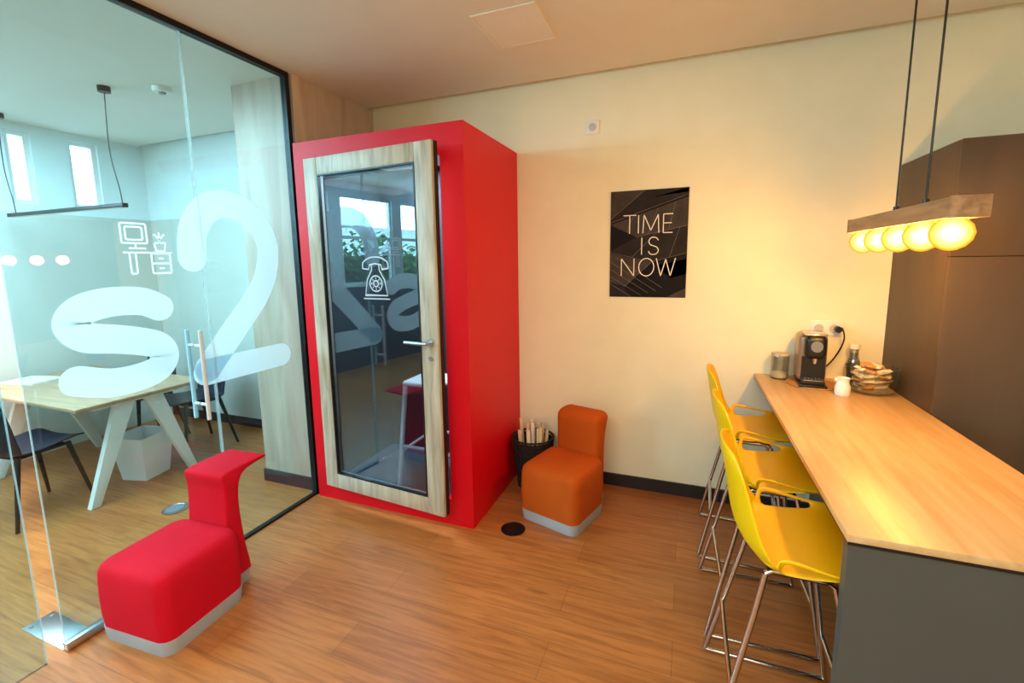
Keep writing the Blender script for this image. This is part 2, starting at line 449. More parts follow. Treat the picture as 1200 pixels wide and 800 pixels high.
for pth, cl in ((rrect(142, 262, 171, 285), 1), (rrect(147, 266, 166, 281, 2), 1), ([(150, 291), (168, 291)], 0), ([(157, 286), (157, 291)], 0),
                ([(143, 296), (199, 296)], 0), ([(149, 296), (149, 321)], 0), ([(156, 296), (156, 321)], 0), ([(149, 321), (156, 321)], 0),
                (rrect(174, 297, 197, 321, 1.5), 1), ([(174, 309), (197, 309)], 0), ([(183, 303), (188, 303)], 0), ([(183, 315), (188, 315)], 0),
                ([(179, 284), (193, 284), (191, 294), (181, 294), (179, 284)], 0), ([(186, 284), (186, 272)], 0), ([(186, 280), (180, 274)], 0), ([(186, 280), (192, 274)], 0)):
    ic.strip([ip(*p) for p in pth], 0.0075, gl_fn, closed=bool(cl))
ic.build('desk_pictogram', MT['vinyl'], gd, smooth=False, off=off)

gs = thing('glass_partition', 'fixed clear glass pane left of the glass door hinge at photo left edge', 'glass partition', (XG, -0.3, 0))
off = (XG, -0.3, 0)
MB().box(XG-0.005, XG+0.005, -1.6, 0.826, 0.0, ZC-0.034).build('pane', MT['glass'], gs, smooth=False, off=off)
MB().box(XG-0.005, XG+0.005, 0.826, 0.8285, 0.0, ZC-0.034).build('pane_edge', MT['edge'], gs, smooth=False, off=off)

fc = thing('floor_spring', 'brushed steel floor spring cover plate under the glass door hinge corner', 'door hardware', (-2.52, 0.94, 0))
MB().box(-0.16, 0.155, -0.055, 0.055, 0, 0.004, 0.001).build('cover_plate', MT['steel'], fc)
for x in (-0.13, 0.12):
    for yy in (-0.035, 0.035):
        MB().cyl((x, yy, 0.004), (x, yy, 0.006), 0.007, seg=12).build('screw', MT['grey'], fc)

# ------------------------------------------------------------------ red phone booth
BX0, BX1, BY0, BY1, BH = -2.30, -1.125, 2.237, 3.055, 2.315
off = (-1.71, 2.65, 0)
pb = thing('phone_booth', 'tall glossy red phone booth with a glazed weathered wood door', 'phone booth', off)
th = 0.05
b = MB()
b.box(BX0, BX0+th, BY0, BY1, 0, BH).box(BX1-th, BX1, BY0, BY1, 0, BH).box(BX0+th, BX1-th, BY0, BY1, BH-th, BH)
b.box(BX0+th, BX1-th, BY1-th, BY1, 0, BH-th)
OX0, OX1, OZ0, OZ1 = -2.13, -1.27, 0.16, 2.16
b.box(BX0+th, OX0, BY0, BY0+th, 0, BH-th).box(OX1, BX1-th, BY0, BY0+th, 0, BH-th)
b.box(OX0, OX1, BY0, BY0+th, 0, OZ0).box(OX0, OX1, BY0, BY0+th, OZ1, BH-th)
b.build('shell', MT['red'], pb, smooth=False, off=off)
li = MB(); e = 0.012
li.box(BX0+th, BX0+th+e, BY0+th, BY1-th, 0.08, BH-th).box(BX1-th-e, BX1-th, BY0+th, BY1-th, 0.08, BH-th)
li.box(BX0+th+e, BX1-th-e, BY1-th-e, BY1-th, 0.08, BH-th).box(BX0+th+e, BX1-th-e, BY0+th, BY1-th-e, BH-th-e, BH-th)
li.build('lining', MT['darkfelt'], pb, smooth=False, off=off)
MB().box(BX0+th, BX1-th, BY0+th, BY1-th, 0.005, 0.08).build('booth_floor', MT['boothfloor'], pb, smooth=False, off=off)
# door, origin at its hinge
HX, HY = -2.17, BY0-0.006
DW, DT = 0.935, 0.048
z0, z1 = 0.125, 2.20; st = 0.106
d = MB()
d.box(0, st, -DT, 0, z0, z1, 0.004).box(DW-st-0.008, DW, -DT, 0, z0, z1, 0.004)
d.box(st, DW-st-0.008, -DT, 0, z1-0.1, z1, 0.004).box(st, DW-st-0.008, -DT, 0, z0, z0+0.1, 0.004)
door = d.build('door', MT['doorwood'], pb)
door.location = (HX-off[0], HY-off[1], 0); door.rotation_euler = (0, 0, R(-4.8))
gx0, gx1, gz0, gz1 = st, DW-st-0.008, z0+0.1, z1-0.1
MB().box(gx0, gx1, -0.026, -0.020, gz0, gz1).build('glass', MT['boothglass'], door, smooth=False)
q = MB(); w = 0.008
q.box(gx0, gx0+w, -DT-0.002, -0.028, gz0, gz1).box(gx1-w, gx1, -DT-0.002, -0.028, gz0, gz1)
q.box(gx0+w, gx1-w, -DT-0.002, -0.028, gz0, gz0+w).box(gx0+w, gx1-w, -DT-0.002, -0.028, gz1-w, gz1)
q.build('glazing_bead', MT['black'], door, smooth=False)
MB().box(DW, DW+0.005, -DT+0.018, -0.002, z0+0.002, z1-0.002).build('shaded_edge_strip', MT['black'], door, smooth=False)  # black seal strip added to paint in the door edge's shadow
hn = MB()
hx, hz = DW-0.052, 1.14
hn.cyl((hx, -DT, hz), (hx, -DT-0.008, hz), 0.022).cyl((hx, -DT-0.008, hz), (hx, -DT-0.05, hz), 0.009)
hn.tube([(hx+0.008, -DT-0.05, hz), (hx-0.05, -DT-0.052, hz), (hx-0.14, -DT-0.048, hz)], 0.009)
hn.build('lever_handle', MT['steel'], door)
MB().cyl((hx, -DT, hz-0.09), (hx, -DT-0.006, hz-0.09), 0.013).build('lock_cylinder', MT['steel'], door)
for z in (0.4, 1.9):
    MB().cyl((-0.006, -0.02, z-0.05), (-0.006, -0.02, z+0.05), 0.008).build('hinge', MT['steel'], door)
ph = MB(); fnp = lambda s, t: Vector((0.405+s, -0.0275, 1.37+t))
for pth, cl in ((cr([(0.00, 0.175), (0.005, 0.21), (0.05, 0.235), (0.095, 0.24), (0.14, 0.235), (0.185, 0.21), (0.19, 0.175)], 6), 0),
                ([(0.00, 0.175), (0.045, 0.170), (0.052, 0.195), (0.095, 0.203), (0.138, 0.195), (0.145, 0.170), (0.19, 0.175)], 0),
                ([(0.068, 0.200), (0.066, 0.165), (0.03, 0.11), (0.012, 0.02), (0.178, 0.02), (0.160, 0.11), (0.124, 0.165), (0.122, 0.200)], 0),
                (circ(0.095, 0.088, 0.045), 1), (circ(0.095, 0.088, 0.018, None, 20), 1), ([(0.0, 0.0), (0.19, 0.0)], 0)):
    ph.strip(pth, 0.0075, fnp, closed=bool(cl))
for k in range(8):
    a = k*PI/4
    ph.strip([(0.095+0.029*math.cos(a), 0.088+0.029*math.sin(a)), (0.095+0.034*math.cos(a), 0.088+0.034*math.sin(a))], 0.006, fnp)
ph.build('telephone_pictogram', MT['phonevinyl'], door, smooth=False)
MB().box(-2.08, -1.34, 2.48, 2.88, BH-th-e-0.012, BH-th-e, 0.004).build('added_lamp_panel', MT['whitep'], pb, off=off)  # panel added to go with the booth's fill light

# stool inside the booth
bs = thing('bar_stool', 'white framed bar stool standing inside the red phone booth', 'stool', (-1.575, 2.58, 0.08))
MB().box(-0.15, 0.15, -0.145, 0.145, 0.69, 0.722, 0.014, 3).build('seat', MT['white'], bs)
for sx in (-1, 1):
    for sy in (-1, 1):
        MB().cyl((sx*0.185, sy*0.175, 0), (sx*0.135, sy*0.125, 0.695), 0.016).build('leg', MT['white'], bs)
f = MB()
for sx in (-1, 1): f.cyl((sx*0.168, -0.158, 0.24), (sx*0.168, 0.158, 0.24), 0.011)
f.cyl((-0.165, -0.155, 0.28), (0.165, -0.155, 0.28), 0.011).cyl((-0.165, 0.155, 0.28), (0.165, 0.155, 0.28), 0.011)
f.build('footrest', MT['white'], bs)

# ------------------------------------------------------------------ poufs with backrest
def pouf(fab, label, loc, rz, W=0.130, lip=0.30, block=False):
    t = thing('pouf_seat', label, 'pouf', loc, rz, 'fabric poufs with a curled backrest')
    x1, ya, yb, r = 0.200, -0.295, 0.085, 0.050
    def outline(ins, z):
        rr = rrect(-x1+ins, ya+ins, x1-ins, yb-ins, r, 6)
        bx = min(W-0.006, x1-r-0.002)-ins
        return [Vector((p[0], p[1], z)) for p in rr[:7]] + [Vector((bx, yb-ins, z)), Vector((bx, 0.178-ins, z)), Vector((bx-0.02, 0.190-ins, z)), Vector((-bx+0.02, 0.190-ins, z)), Vector((-bx, 0.178-ins, z)), Vector((-bx, yb-ins, z))] + [Vector((p[0], p[1], z)) for p in rr[7:]]
    MB().loft([outline(0.006, 0), outline(0.002, 0.03), outline(0.0, 0.066)]).build('felt_base', MT['felt'], t)
    def ring(ins, z):
        rad = max(0.03, r+0.006-ins*0.35)
        return [Vector((p[0], p[1], z)) for p in rrect(-x1+ins, ya+ins, x1-ins, yb-ins*0.4, rad, 8)]
    m = MB().loft([ring(0.001, 0.066), ring(-0.003, 0.12), ring(-0.004, 0.20), ring(-0.002, 0.27), ring(0.001, 0.308), ring(0.008, 0.328), ring(0.019, 0.340), ring(0.038, 0.348), ring(0.08, 0.353), ring(0.14, 0.355)])
    m.build('seat', fab, t, angle=70)
    if block:
        pts = [(0.060, 0.066), (0.062, 0.25), (0.062, 0.42), (0.060, 0.52), (0.062, 0.568), (0.078, 0.597), (0.11, 0.609), (0.16, 0.612), (0.21, 0.604), (0.236, 0.582), (0.238, 0.555), (0.224, 0.52), (0.204, 0.46), (0.192, 0.38), (0.188, 0.25), (0.188, 0.12), (0.188, 0.066)]
    else:
        pts = [(0.052, 0.066), (0.064, 0.25), (0.080, 0.42), (0.084, 0.52), (0.076, 0.572), (0.080, 0.594), (0.105, 0.603), (0.17, 0.605), (lip-0.05, 0.604), (lip-0.008, 0.600), (lip, 0.593), (lip-0.012, 0.586), (lip-0.07, 0.581), (0.210, 0.572), (0.178, 0.548), (0.160, 0.49), (0.156, 0.38), (0.168, 0.22), (0.184, 0.11), (0.188, 0.066)]
    prof = cr(pts, 5)
    m = MB(); rings = []; n = len(prof)
    nr = []
    for i in range(n):
        a_ = prof[max(i-1, 0)]; b_ = prof[min(i+1, n-1)]; tt = (b_-a_).normalized(); nr.append(Vector((tt.y, -tt.x)))
    f_ = 1.9 if block else 0.55
    for xx, k in ((-W, 0.0165), (-W+0.002*f_, 0.0105), (-W+0.006*f_, 0.0055), (-W+0.012*f_, 0.002), (-W+0.02*f_, 0.0), (W-0.02*f_, 0.0), (W-0.012*f_, 0.002), (W-0.006*f_, 0.0055), (W-0.002*f_, 0.0105), (W, 0.0165)):
        rg = []
        for p, q_ in zip(prof, nr):
            z_ = p[1]+q_[1]*k*f_
            rg.append(Vector((xx, p[0]+q_[0]*k*f_, max(0.066, z_))))
        rings.append(rg)
    m.loft(rings)
    m.build('backrest', fab, t, angle=60)
    return t
pouf(MT['redfab'], 'red fabric pouf seat with backrest standing by the glass wall', (-2.112, 1.285, 0), R(4), 0.122, 0.335)
pouf(MT['orangefab'], 'orange fabric pouf seat with backrest by the back wall and basket', (-0.645, 2.68, 0), R(-16), 0.150, 0.24, True)

# ------------------------------------------------------------------ basket with rolled papers
BKL = Vector((-0.965, 2.88, 0))
bk = thing('wire_basket', 'dark round basket holding cream paper rolls beside the orange pouf', 'basket', BKL)
m = MB(); H = 0.36
rad = lambda z: 0.105+0.04*z/H
for k in range(13):
    z = 0.008+k*(H-0.012)/12
    m.tube([(rad(z)*math.cos(a), rad(z)*math.sin(a), z) for a in [i*2*PI/36 for i in range(36)]], 0.007 if k in (0, 12) else 0.004, 6, closed=True)
for k in range(32):
    a = k*2*PI/32
    m.cyl((0.105*math.cos(a), 0.105*math.sin(a), 0.008), (0.145*math.cos(a), 0.145*math.sin(a), H-0.004), 0.004, seg=6)
m.build('wire_frame', MT['wicker'], bk)
MB().lathe([(0, 0.001), (0.102, 0.001), (0.137, H-0.02), (0.133, H-0.02), (0.098, 0.006), (0, 0.006)]).build('liner', MT['wicker'], bk)
def paper_roll(length, r):
    m = MB(); N = 40; lo = []; hi = []
    for k in range(N+1):
        a = k/N*2*PI*2.2; rr = r*(0.45+0.55*k/N)
        lo.append(m.bm.verts.new((rr*math.cos(a), rr*math.sin(a), 0))); hi.append(m.bm.verts.new((rr*math.cos(a), rr*math.sin(a), length)))
    for k in range(N): m.bm.faces.new((lo[k], lo[k+1], hi[k+1], hi[k]))
    return m
idx = 0
for ring_n, ra, rb in ((4, 0.027, 0.036), (7, 0.070, 0.100)):
    for k in range(ring_n):
        a = k*2*PI/ring_n + 0.2
        p0 = Vector((ra*math.cos(a), ra*math.sin(a), 0.02)); p1 = Vector((rb*math.cos(a), rb*math.sin(a), 0.41+0.06*((idx*5) % 4)/3))
        dv = p1-p0
        o = paper_roll(dv.length, 0.0135+0.0015*(idx % 2)).build('paper_roll', MT['paper'] if idx % 3 else MT['paper2'])
        o.location = BKL+p0; o.rotation_euler = dv.to_track_quat('Z', 'Y').to_euler()
        tag(o, 'rolled paper sheet standing in the dark basket', 'paper roll', 'paper rolls in the dark basket')
        idx += 1

# ------------------------------------------------------------------ poster
off = (-0.238, WB, 1.33)
po = thing('poster', 'black and grey poster reading TIME IS NOW on the cream wall', 'poster', off)
MB().box(-0.2375, 0.2375, -0.006, 0.0, 0, 0.68).build('sheet', MT['ink1'], po, smooth=False)
art = MB(); af = lambda a, b: Vector((-0.2375+0.475*a, -0.0066, 0.68*b))
for poly, mi in (([(0, 1), (.45, 1), (0, .74)], 2), ([(.45, 1), (1, 1), (1, .94), (.05, .71), (0, .74)], 1), ([(0, .69), (1, .92), (1, .66), (.35, .57)], 2),
                 ([(0, .69), (.35, .57), (0, .44)], 0), ([(.35, .57), (1, .66), (1, .42), (.55, .34), (0, .44)], 1), ([(0, .42), (.55, .33), (.2, .1), (0, .14)], 2),
                 ([(.55, .33), (1, .41), (1, .10), (.72, 0), (.32, 0), (.2, .1)], 0), ([(0, .13), (.2, .09), (.3, 0), (0, 0)], 1), ([(1, .09), (1, 0), (.75, 0)], 2),
                 ([(.62, .30), (1, .36), (1, .22), (.80, .18)], 1), ([(.55, .93), (1, 1), (1, .96)], 3)):
    f_ = art.bm.faces.new([art.bm.verts.new(af(*p)) for p in poly]); f_.material_index = mi
af2 = lambda a, b: Vector((-0.2375+a, -0.0069, b))
for p0, p1 in (((0, .71), (1, .94)), ((.35, .57), (1, .665)), ((0, .43), (.55, .335)), ((.55, .335), (1, .415)), ((.2, .1), (.55, .33)), ((0, .74), (.45, 1)),
               ((.62, .83), (.50, .595)), ((.84, .88), (.76, .63)), ((.30, .76), (.22, .615)), ((.30, .385), (.62, .612)), ((.78, .375), (.90, .645)),
               ((0, .13), (.30, 0)), ((0, .20), (.42, .02)), ((0, .27), (.52, .04)), ((0, .34), (.62, .06)), ((.08, .38), (.70, .09))):
    art.strip([(p0[0]*.475, p0[1]*.68), (p1[0]*.475, p1[1]*.68)], 0.0020, af2, cap=False, mi=3)
art.build('artwork', [MT['ink1'], MT['ink2'], MT['ink3'], MT['ink4']], po, smooth=False)
L = {'T': [[(0, 1), (1, 1)], [(.5, 1), (.5, 0)]], 'I': [[(.5, 1), (.5, 0)]], 'M': [[(0, 0), (.06, 1), (.5, .15), (.94, 1), (1, 0)]],
     'E': [[(.9, 1), (0, 1), (0, 0), (.9, 0)], [(0, .52), (.8, .52)]], 'N': [[(0, 0), (0, 1), (1, 0), (1, 1)]],
     'O': [circ(.5, .5, .55, .5, 36)], 'W': [[(0, 1), (.25, 0), (.5, .95), (.75, 0), (1, 1)]],
     'S': [cr([(.95, .82), (.75, .96), (.5, 1), (.2, .95), (.06, .76), (.2, .58), (.5, .5), (.8, .42), (.95, .24), (.8, .05), (.5, 0), (.2, .04), (.03, .2)], 6)]}
lt = MB()
def word(txt, xs, ws, zb, h):
    for ch, x, w in zip(txt, xs, ws):
        for s in L[ch]:
            segs = [s] if len(s) > 8 else [s[i:i+2] for i in range(len(s)-1)]
            for sg in segs:
                lt.strip([(x+w*p[0], zb+h*p[1]) for p in sg], 0.0056, lambda a, b: Vector((a, -0.0078, b)), cap=False, closed=(ch == 'O'))
word('TIME', (-0.155, -0.075, -0.032, 0.092), (0.080, 0.03, 0.098, 0.062), 0.410, 0.115)
word('IS', (-0.052, 0.003), (0.03, 0.066), 0.275, 0.108)
word('NOW', (-0.163, -0.048, 0.055), (0.080, 0.085, 0.116), 0.138, 0.112)
lt.build('lettering', MT['letter'], po, smooth=False)

# ------------------------------------------------------------------ sockets
def socket(loc, label, n=1):
    t = thing('wall_socket', label, 'socket', loc)
    w = 0.044 + (n-1)*0.036
    MB().box(-w, w, -0.009, 0, -0.044, 0.044, 0.004).build('plate', MT['whitep'], t)
    for k in range(n):
        x = (k-(n-1)/2)*0.075
        i = MB().lathe([(0.024, 0.0), (0.024, 0.003), (0.021, 0.003), (0.020, 0.0005), (0, 0.0005)], seg=24)
        i.cyl((-0.009, 0, 0), (-0.009, 0, 0.002), 0.003, seg=8).cyl((0.009, 0, 0), (0.009, 0, 0.002), 0.003, seg=8)
        i.xf(Matrix.Translation((x, -0.009, 0)) @ Matrix.Rotation(PI/2, 4, 'X'))
        i.build('insert', MT['insert'], t)
socket((-0.60, WB, 2.425), 'white wall socket high on the wall above the poster')
socket((0.765, WB, 1.165), 'white double wall socket just above the coffee machine', 2)

# ------------------------------------------------------------------ floor outlets
def outlet(x, yv, label, m):
    t = thing('floor_outlet', label, 'floor outlet', (x, yv, 0))
    MB().lathe([(0, 0.001), (0.066, 0.001), (0.072, 0.004), (0.062, 0.006), (0.060, 0.004), (0, 0.004)]).build('ring', MT['steel'] if m == 'grey' else MT['blackmetal'], t)
    MB().lathe([(0, 0.004), (0.052, 0.004), (0.052, 0.007), (0, 0.007)]).build('lid', MT[m], t)
outlet(-0.905, 2.315, 'black round floor outlet between red booth and orange pouf', 'black')
outlet(-3.07, 1.78, 'grey round floor outlet behind the glass wall', 'grey')

# ------------------------------------------------------------------ bar counter, cabinet
CX0, CX1, CY0, CZ = 0.41, 1.04, 1.305, 0.872
off = ((CX0+CX1)/2, 2.1, 0)
bc = thing('bar_counter', 'long bar counter with pale oak top and slate grey end panel', 'counter', off)
MB().box(CX0, CX1, CY0, WB-0.002, CZ-0.020, CZ, 0.002).build('worktop', MT['worktop'], bc, off=off)
MB().box(CX0+0.003, CX1, CY0+0.004, WB-0.004, CZ-0.030, CZ-0.020).build('worktop_edge', MT['black'], bc, smooth=False, off=off)
MB().box(CX0+0.006, CX1, CY0+0.008, CY0+0.045, 0, CZ-0.030).build('end_panel', MT['counter'], bc, smooth=False, off=off)
MB().box(0.75, CX1-0.005, CY0+0.045, WB-0.004, 0.0, CZ-0.030).build('body', MT['counter'], bc, smooth=False, off=off)

off = (1.6, 2.77, 0)
tc = thing('tall_cabinet', 'tall flat brown cabinet at right against the back wall', 'cabinet', off)
MB().box(1.044, 2.2, 2.50, WB-0.002, 0, 2.05).build('body', MT['cabinet'], tc, smooth=False, off=off)
for (a, bq) in ((1.044, 1.62), (1.624, 2.2)):
    MB().box(a, bq, 2.478, 2.4995, 0.08, 1.567, 0.0015).build('door', MT['cabinet'], tc, off=off)
    MB().box(a, bq, 2.478, 2.4995, 1.5695, 2.05, 0.0015).build('door', MT['cabinet'], tc, off=off)

# ------------------------------------------------------------------ yellow bar stools
def yellow_stool(label, loc, rz):
    t = thing('bar_stool', label, 'stool', loc, rz, 'yellow bar stools along the counter')
    prof = cr([(0.215, 0.668), (0.19, 0.680), (0.10, 0.672), (0.0, 0.660), (-0.09, 0.662), (-0.145, 0.688), (-0.172, 0.74), (-0.188, 0.82), (-0.203, 0.91), (-0.219, 1.0)], 3)
    n = len(prof); m = MB(); grid = []
    VS = [-1, -.93, -.72, -.55, -.3, 0, .3, .55, .72, .93, 1]
    for i, p in enumerate(prof):
        s = i/(n-1)
        hs = 0.195 + 0.02*math.sin(min(1, s/0.25)*PI/2) - (0.03*(1-s/0.06) if s < 0.06 else 0)
        sb = max(0, (s-0.5)/0.5)
        hb = 0.215 - 0.055*sb**1.3 - (0.045*((s-0.88)/0.12)**2 if s > 0.88 else 0)
        arm = 0.010 + 0.044*min(1, max(0, s/0.32))**1.3 + 0.026*min(1, max(0, (s-0.25)/0.15))
        bk_ = min(1, max(0, (s-0.38)/0.2)); bk_ = bk_*bk_*(3-2*bk_); row = []
        for v in VS:
            a = abs(v); sg = 1 if v >= 0 else -1
            if a <= 0.72: ys = v/0.72*hs*0.95; zs = p.y + 0.014*(a/0.72)**3
            elif a < 0.95: ys = sg*(hs+0.003); zs = p.y + arm*0.78
            else: ys = sg*(hs+0.007); zs = p.y + arm
            k = a**2.4
            yb_ = v*hb; zb_ = p.y - (0.022*a**3*(s-0.88)/0.12 if s > 0.88 else 0); xb_ = p.x + 0.085*k*(1-0.6*sb)
            row.append(m.bm.verts.new((p.x*(1-bk_)+xb_*bk_, ys*(1-bk_)+yb_*bk_, zs*(1-bk_)+zb_*bk_)))
        grid.append(row)
    for i in range(n-1):
        for j in range(len(VS)-1):
            if (j in (1, 8)) and 6 <= i <= 10: continue
            m.bm.faces.new((grid[i][j], grid[i+1][j], grid[i+1][j+1], grid[i][j+1]))
    m.build('shell', MT['yellow'], t, solid=0.007, subsurf=1, angle=180)
    for s in (-1, 1):
        pth = [(-0.09, s*0.15, 0.632), (-0.115, s*0.165, 0.50), (-0.215, s*0.212, 0.04), (-0.222, s*0.215, 0.014), (-0.20, s*0.216, 0.0095), (0.17, s*0.216, 0.0095), (0.192, s*0.215, 0.014), (0.185, s*0.212, 0.04), (0.115, s*0.165, 0.52), (0.09, s*0.15, 0.632)]
        pp = [Vector(q_) for q_ in pth]
        m = MB().tube(pp, 0.0095, 10)
        m.tube([(-0.09, s*0.15, 0.632), (-0.07, s*0.147, 0.645), (0.07, s*0.147, 0.645), (0.09, s*0.15, 0.632)], 0.0095, 10)
        m.build('leg_frame', MT['chrome'], t)
    MB().cyl((0.165, -0.20, 0.20), (0.165, 0.20, 0.20), 0.009).build('footrest', MT['chrome'], t)
    MB().cyl((-0.172, -0.19, 0.26), (-0.172, 0.19, 0.26), 0.008).build('crossbar', MT['chrome'], t)
    MB().box(-0.085, 0.085, -0.155, 0.155, 0.636, 0.652, 0.003).build('seat_bracket', MT['black'], t)
    return t
y0 = yellow_stool('yellow bar stool nearest the camera at the open counter end', (0.345, 1.585, 0), 0)
dup(y0, (0.345, 2.10, 0), R(2), 'middle yellow bar stool between two other yellow stools')
dup(y0, (0.34, 2.62, 0), R(-2), 'farthest yellow bar stool next to the back wall')

# ------------------------------------------------------------------ pendant lamp over the bar
off = (0.73, 2.09, 1.66)
pl = thing('pendant_lamp', 'oak beam pendant lamp with glowing globe bulbs over the bar counter', 'lamp', off)
zb = 1.682; LA, LB = 1.665, 2.525
m = MB()
m.box(0.687, 0.698, LA, LB, zb, zb+0.058, 0.002).box(0.762, 0.773, LA, LB, zb, zb+0.058, 0.002).box(0.698, 0.762, LA, LB, zb+0.046, zb+0.058)
m.build('beam', MT['lampwood'], pl, off=off)
MB().box(0.685, 0.775, LA-0.012, LA, zb-0.002, zb+0.060, 0.002).build('end_cap', MT['lampwood'], pl, off=off)
MB().box(0.685, 0.775, LB, LB+0.012, zb-0.002, zb+0.060, 0.002).build('end_cap', MT['lampwood'], pl, off=off)
MB().box(0.70, 0.76, LA+0.002, LB-0.002, zb+0.039, zb+0.046).build('reflector', MT['whitep'], pl, smooth=False, off=off)
for yy in (1.92, 2.15):
    MB().cyl((0.73, yy, zb+0.057), (0.73, yy, ZC-0.02), 0.0035, seg=8).cyl((0.73, yy, zb+0.057), (0.73, yy, zb+0.078), 0.009, seg=12).build('wire', MT['black'], pl, off=off)
MB().box(0.70, 0.76, 1.87, 2.20, ZC-0.022, ZC-0.0005, 0.004).build('ceiling_rose', MT['black'], pl, off=off)
BULBS = (1.74, 1.92, 2.10, 2.28, 2.46)
for yy in BULBS:
    s = MB().cyl((0.73, yy, zb+0.040), (0.73, yy, zb+0.016), 0.014, seg=16).build('socket', MT['black'], pl, off=off)
    MB().lathe([(0.012, 0.018), (0.017, 0.010), (0.033, -0.002), (0.047, -0.018), (0.053, -0.040), (0.048, -0.062), (0.034, -0.080), (0.016, -0.090), (0, -0.093)], (0.73, yy, zb), 24).build('bulb', MT['bulb'], s, off=off, angle=80)

# ------------------------------------------------------------------ things on the bar
trv = tag(MB().lathe([(0, 0), (0.125, 0), (0.128, 0.004), (0.125, 0.008), (0, 0.008)], seg=40).build('round_trivet', MT['cork']), 'round cork mat under the coffee machine', 'mat')
trv.location = (0.675, 2.88, CZ)
cm = thing('coffee_machine', 'black and bronze capsule coffee machine on a round cork mat', 'coffee machine', (0.664, 2.885, CZ+0.008), R(-4))
cm.scale = (0.98, 1.05, 1.08)
MB().box(-0.070, 0.070, -0.04, 0.115, 0.012, 0.255, 0.026, 5).build('body', MT['silver'], cm)
MB().box(-0.048, 0.056, -0.10, -0.0395, 0.140, 0.258, 0.028, 6).build('brew_head', MT['black'], cm)
MB().box(-0.052, 0.060, -0.046, -0.0395, 0.02, 0.145).build('front_panel', MT['black'], cm, smooth=False)
MB().box(-0.066, 0.066, -0.115, 0.11, 0.0, 0.0125, 0.004).box(-0.055, 0.055, -0.11, -0.046, 0.0125, 0.034, 0.006).build('drip_tray', MT['black'], cm)
m = MB()
m.box(-0.047, 0.047, -0.107, -0.101, 0.034, 0.037).box(-0.047, 0.047, -0.055, -0.049, 0.034, 0.037)
for k in range(6): m.box(-0.045+k*0.016, -0.037+k*0.016, -0.101, -0.055, 0.034, 0.037)
m.build('drip_grid', MT['chrome'], cm, smooth=False)
MB().cyl((0.006, -0.075, 0.142), (0.006, -0.075, 0.116), 0.014, 0.010).build('spout', MT['chrome'], cm)
MB().cyl((0.006, -0.0985, 0.205), (0.006, -0.104, 0.205), 0.028, seg=24).build('button', MT['grey'], cm)
MB().box(-0.05, 0.055, -0.09, 0.05, 0.2545, 0.268, 0.006, 3).build('lever', MT['chrome'], cm)
pc = MB().tube(cr([(0.03, 0.115, 0.05), (0.09, 0.125, 0.06), (0.14, 0.10, 0.14), (0.165, 0.09, 0.22), (0.155, 0.10, 0.275), (0.142, 0.118, 0.266)], 6), 0.004, 8)
pc.cyl((0.142, 0.115, 0.266), (0.142, 0.150, 0.266), 0.017, seg=14)
pc.build('power_cord', MT['black'], cm)

cn = thing('glass_jar', 'clear glass jar with wood lid at the wall end of the counter', 'jar', (0.530, 2.975, CZ))
MB().lathe([(0, 0), (0.044, 0), (0.047, 0.006), (0.047, 0.13), (0.045, 0.138), (0.043, 0.13), (0.043, 0.008), (0, 0.006)]).build('jar', MT['clear'], cn)
MB().lathe([(0, 0.008), (0.041, 0.008), (0.041, 0.035), (0.02, 0.042), (0, 0.044)]).build('contents', MT['paper2'], cn)
MB().lathe([(0, 0.138), (0.047, 0.138), (0.048, 0.144), (0.045, 0.150), (0, 0.150)]).build('lid', MT['doorwood'], cn)

cf = thing('carafe', 'clear glass carafe with white stopper behind the white milk jug', 'carafe', (0.885, 2.975, CZ))
MB().lathe([(0, 0.0), (0.040, 0.0), (0.043, 0.01), (0.042, 0.09), (0.030, 0.13), (0.022, 0.155), (0.022, 0.19), (0.026, 0.195), (0.022, 0.195), (0.018, 0.155), (0.026, 0.13), (0.038, 0.09), (0.038, 0.01), (0, 0.008)]).build('bottle', MT['clear'], cf)
MB().lathe([(0, 0.175), (0.017, 0.175), (0.020, 0.1955), (0.027, 0.197), (0.027, 0.222), (0, 0.224)]).build('stopper', MT['whitep'], cf)

jg = thing('milk_jug', 'small white milk jug in front of the glass carafe', 'jug', (0.768, 2.70, CZ))
MB().lathe([(0, 0), (0.030, 0), (0.034, 0.008), (0.034, 0.045), (0.027, 0.064), (0.026, 0.078), (0.031, 0.090), (0.028, 0.090), (0.022, 0.072), (0.029, 0.045), (0.029, 0.008), (0, 0.006)], seg=24).build('body', MT['whitep'], jg)
MB().loft([[Vector((-0.026+dx_, dy_, 0.074+dz_)) for dy_, dz_ in ((-0.012, 0), (0.012, 0), (0.009, 0.016), (-0.009, 0.016))] for dx_ in (0.0, -0.012)]).build('spout', MT['whitep'], jg)

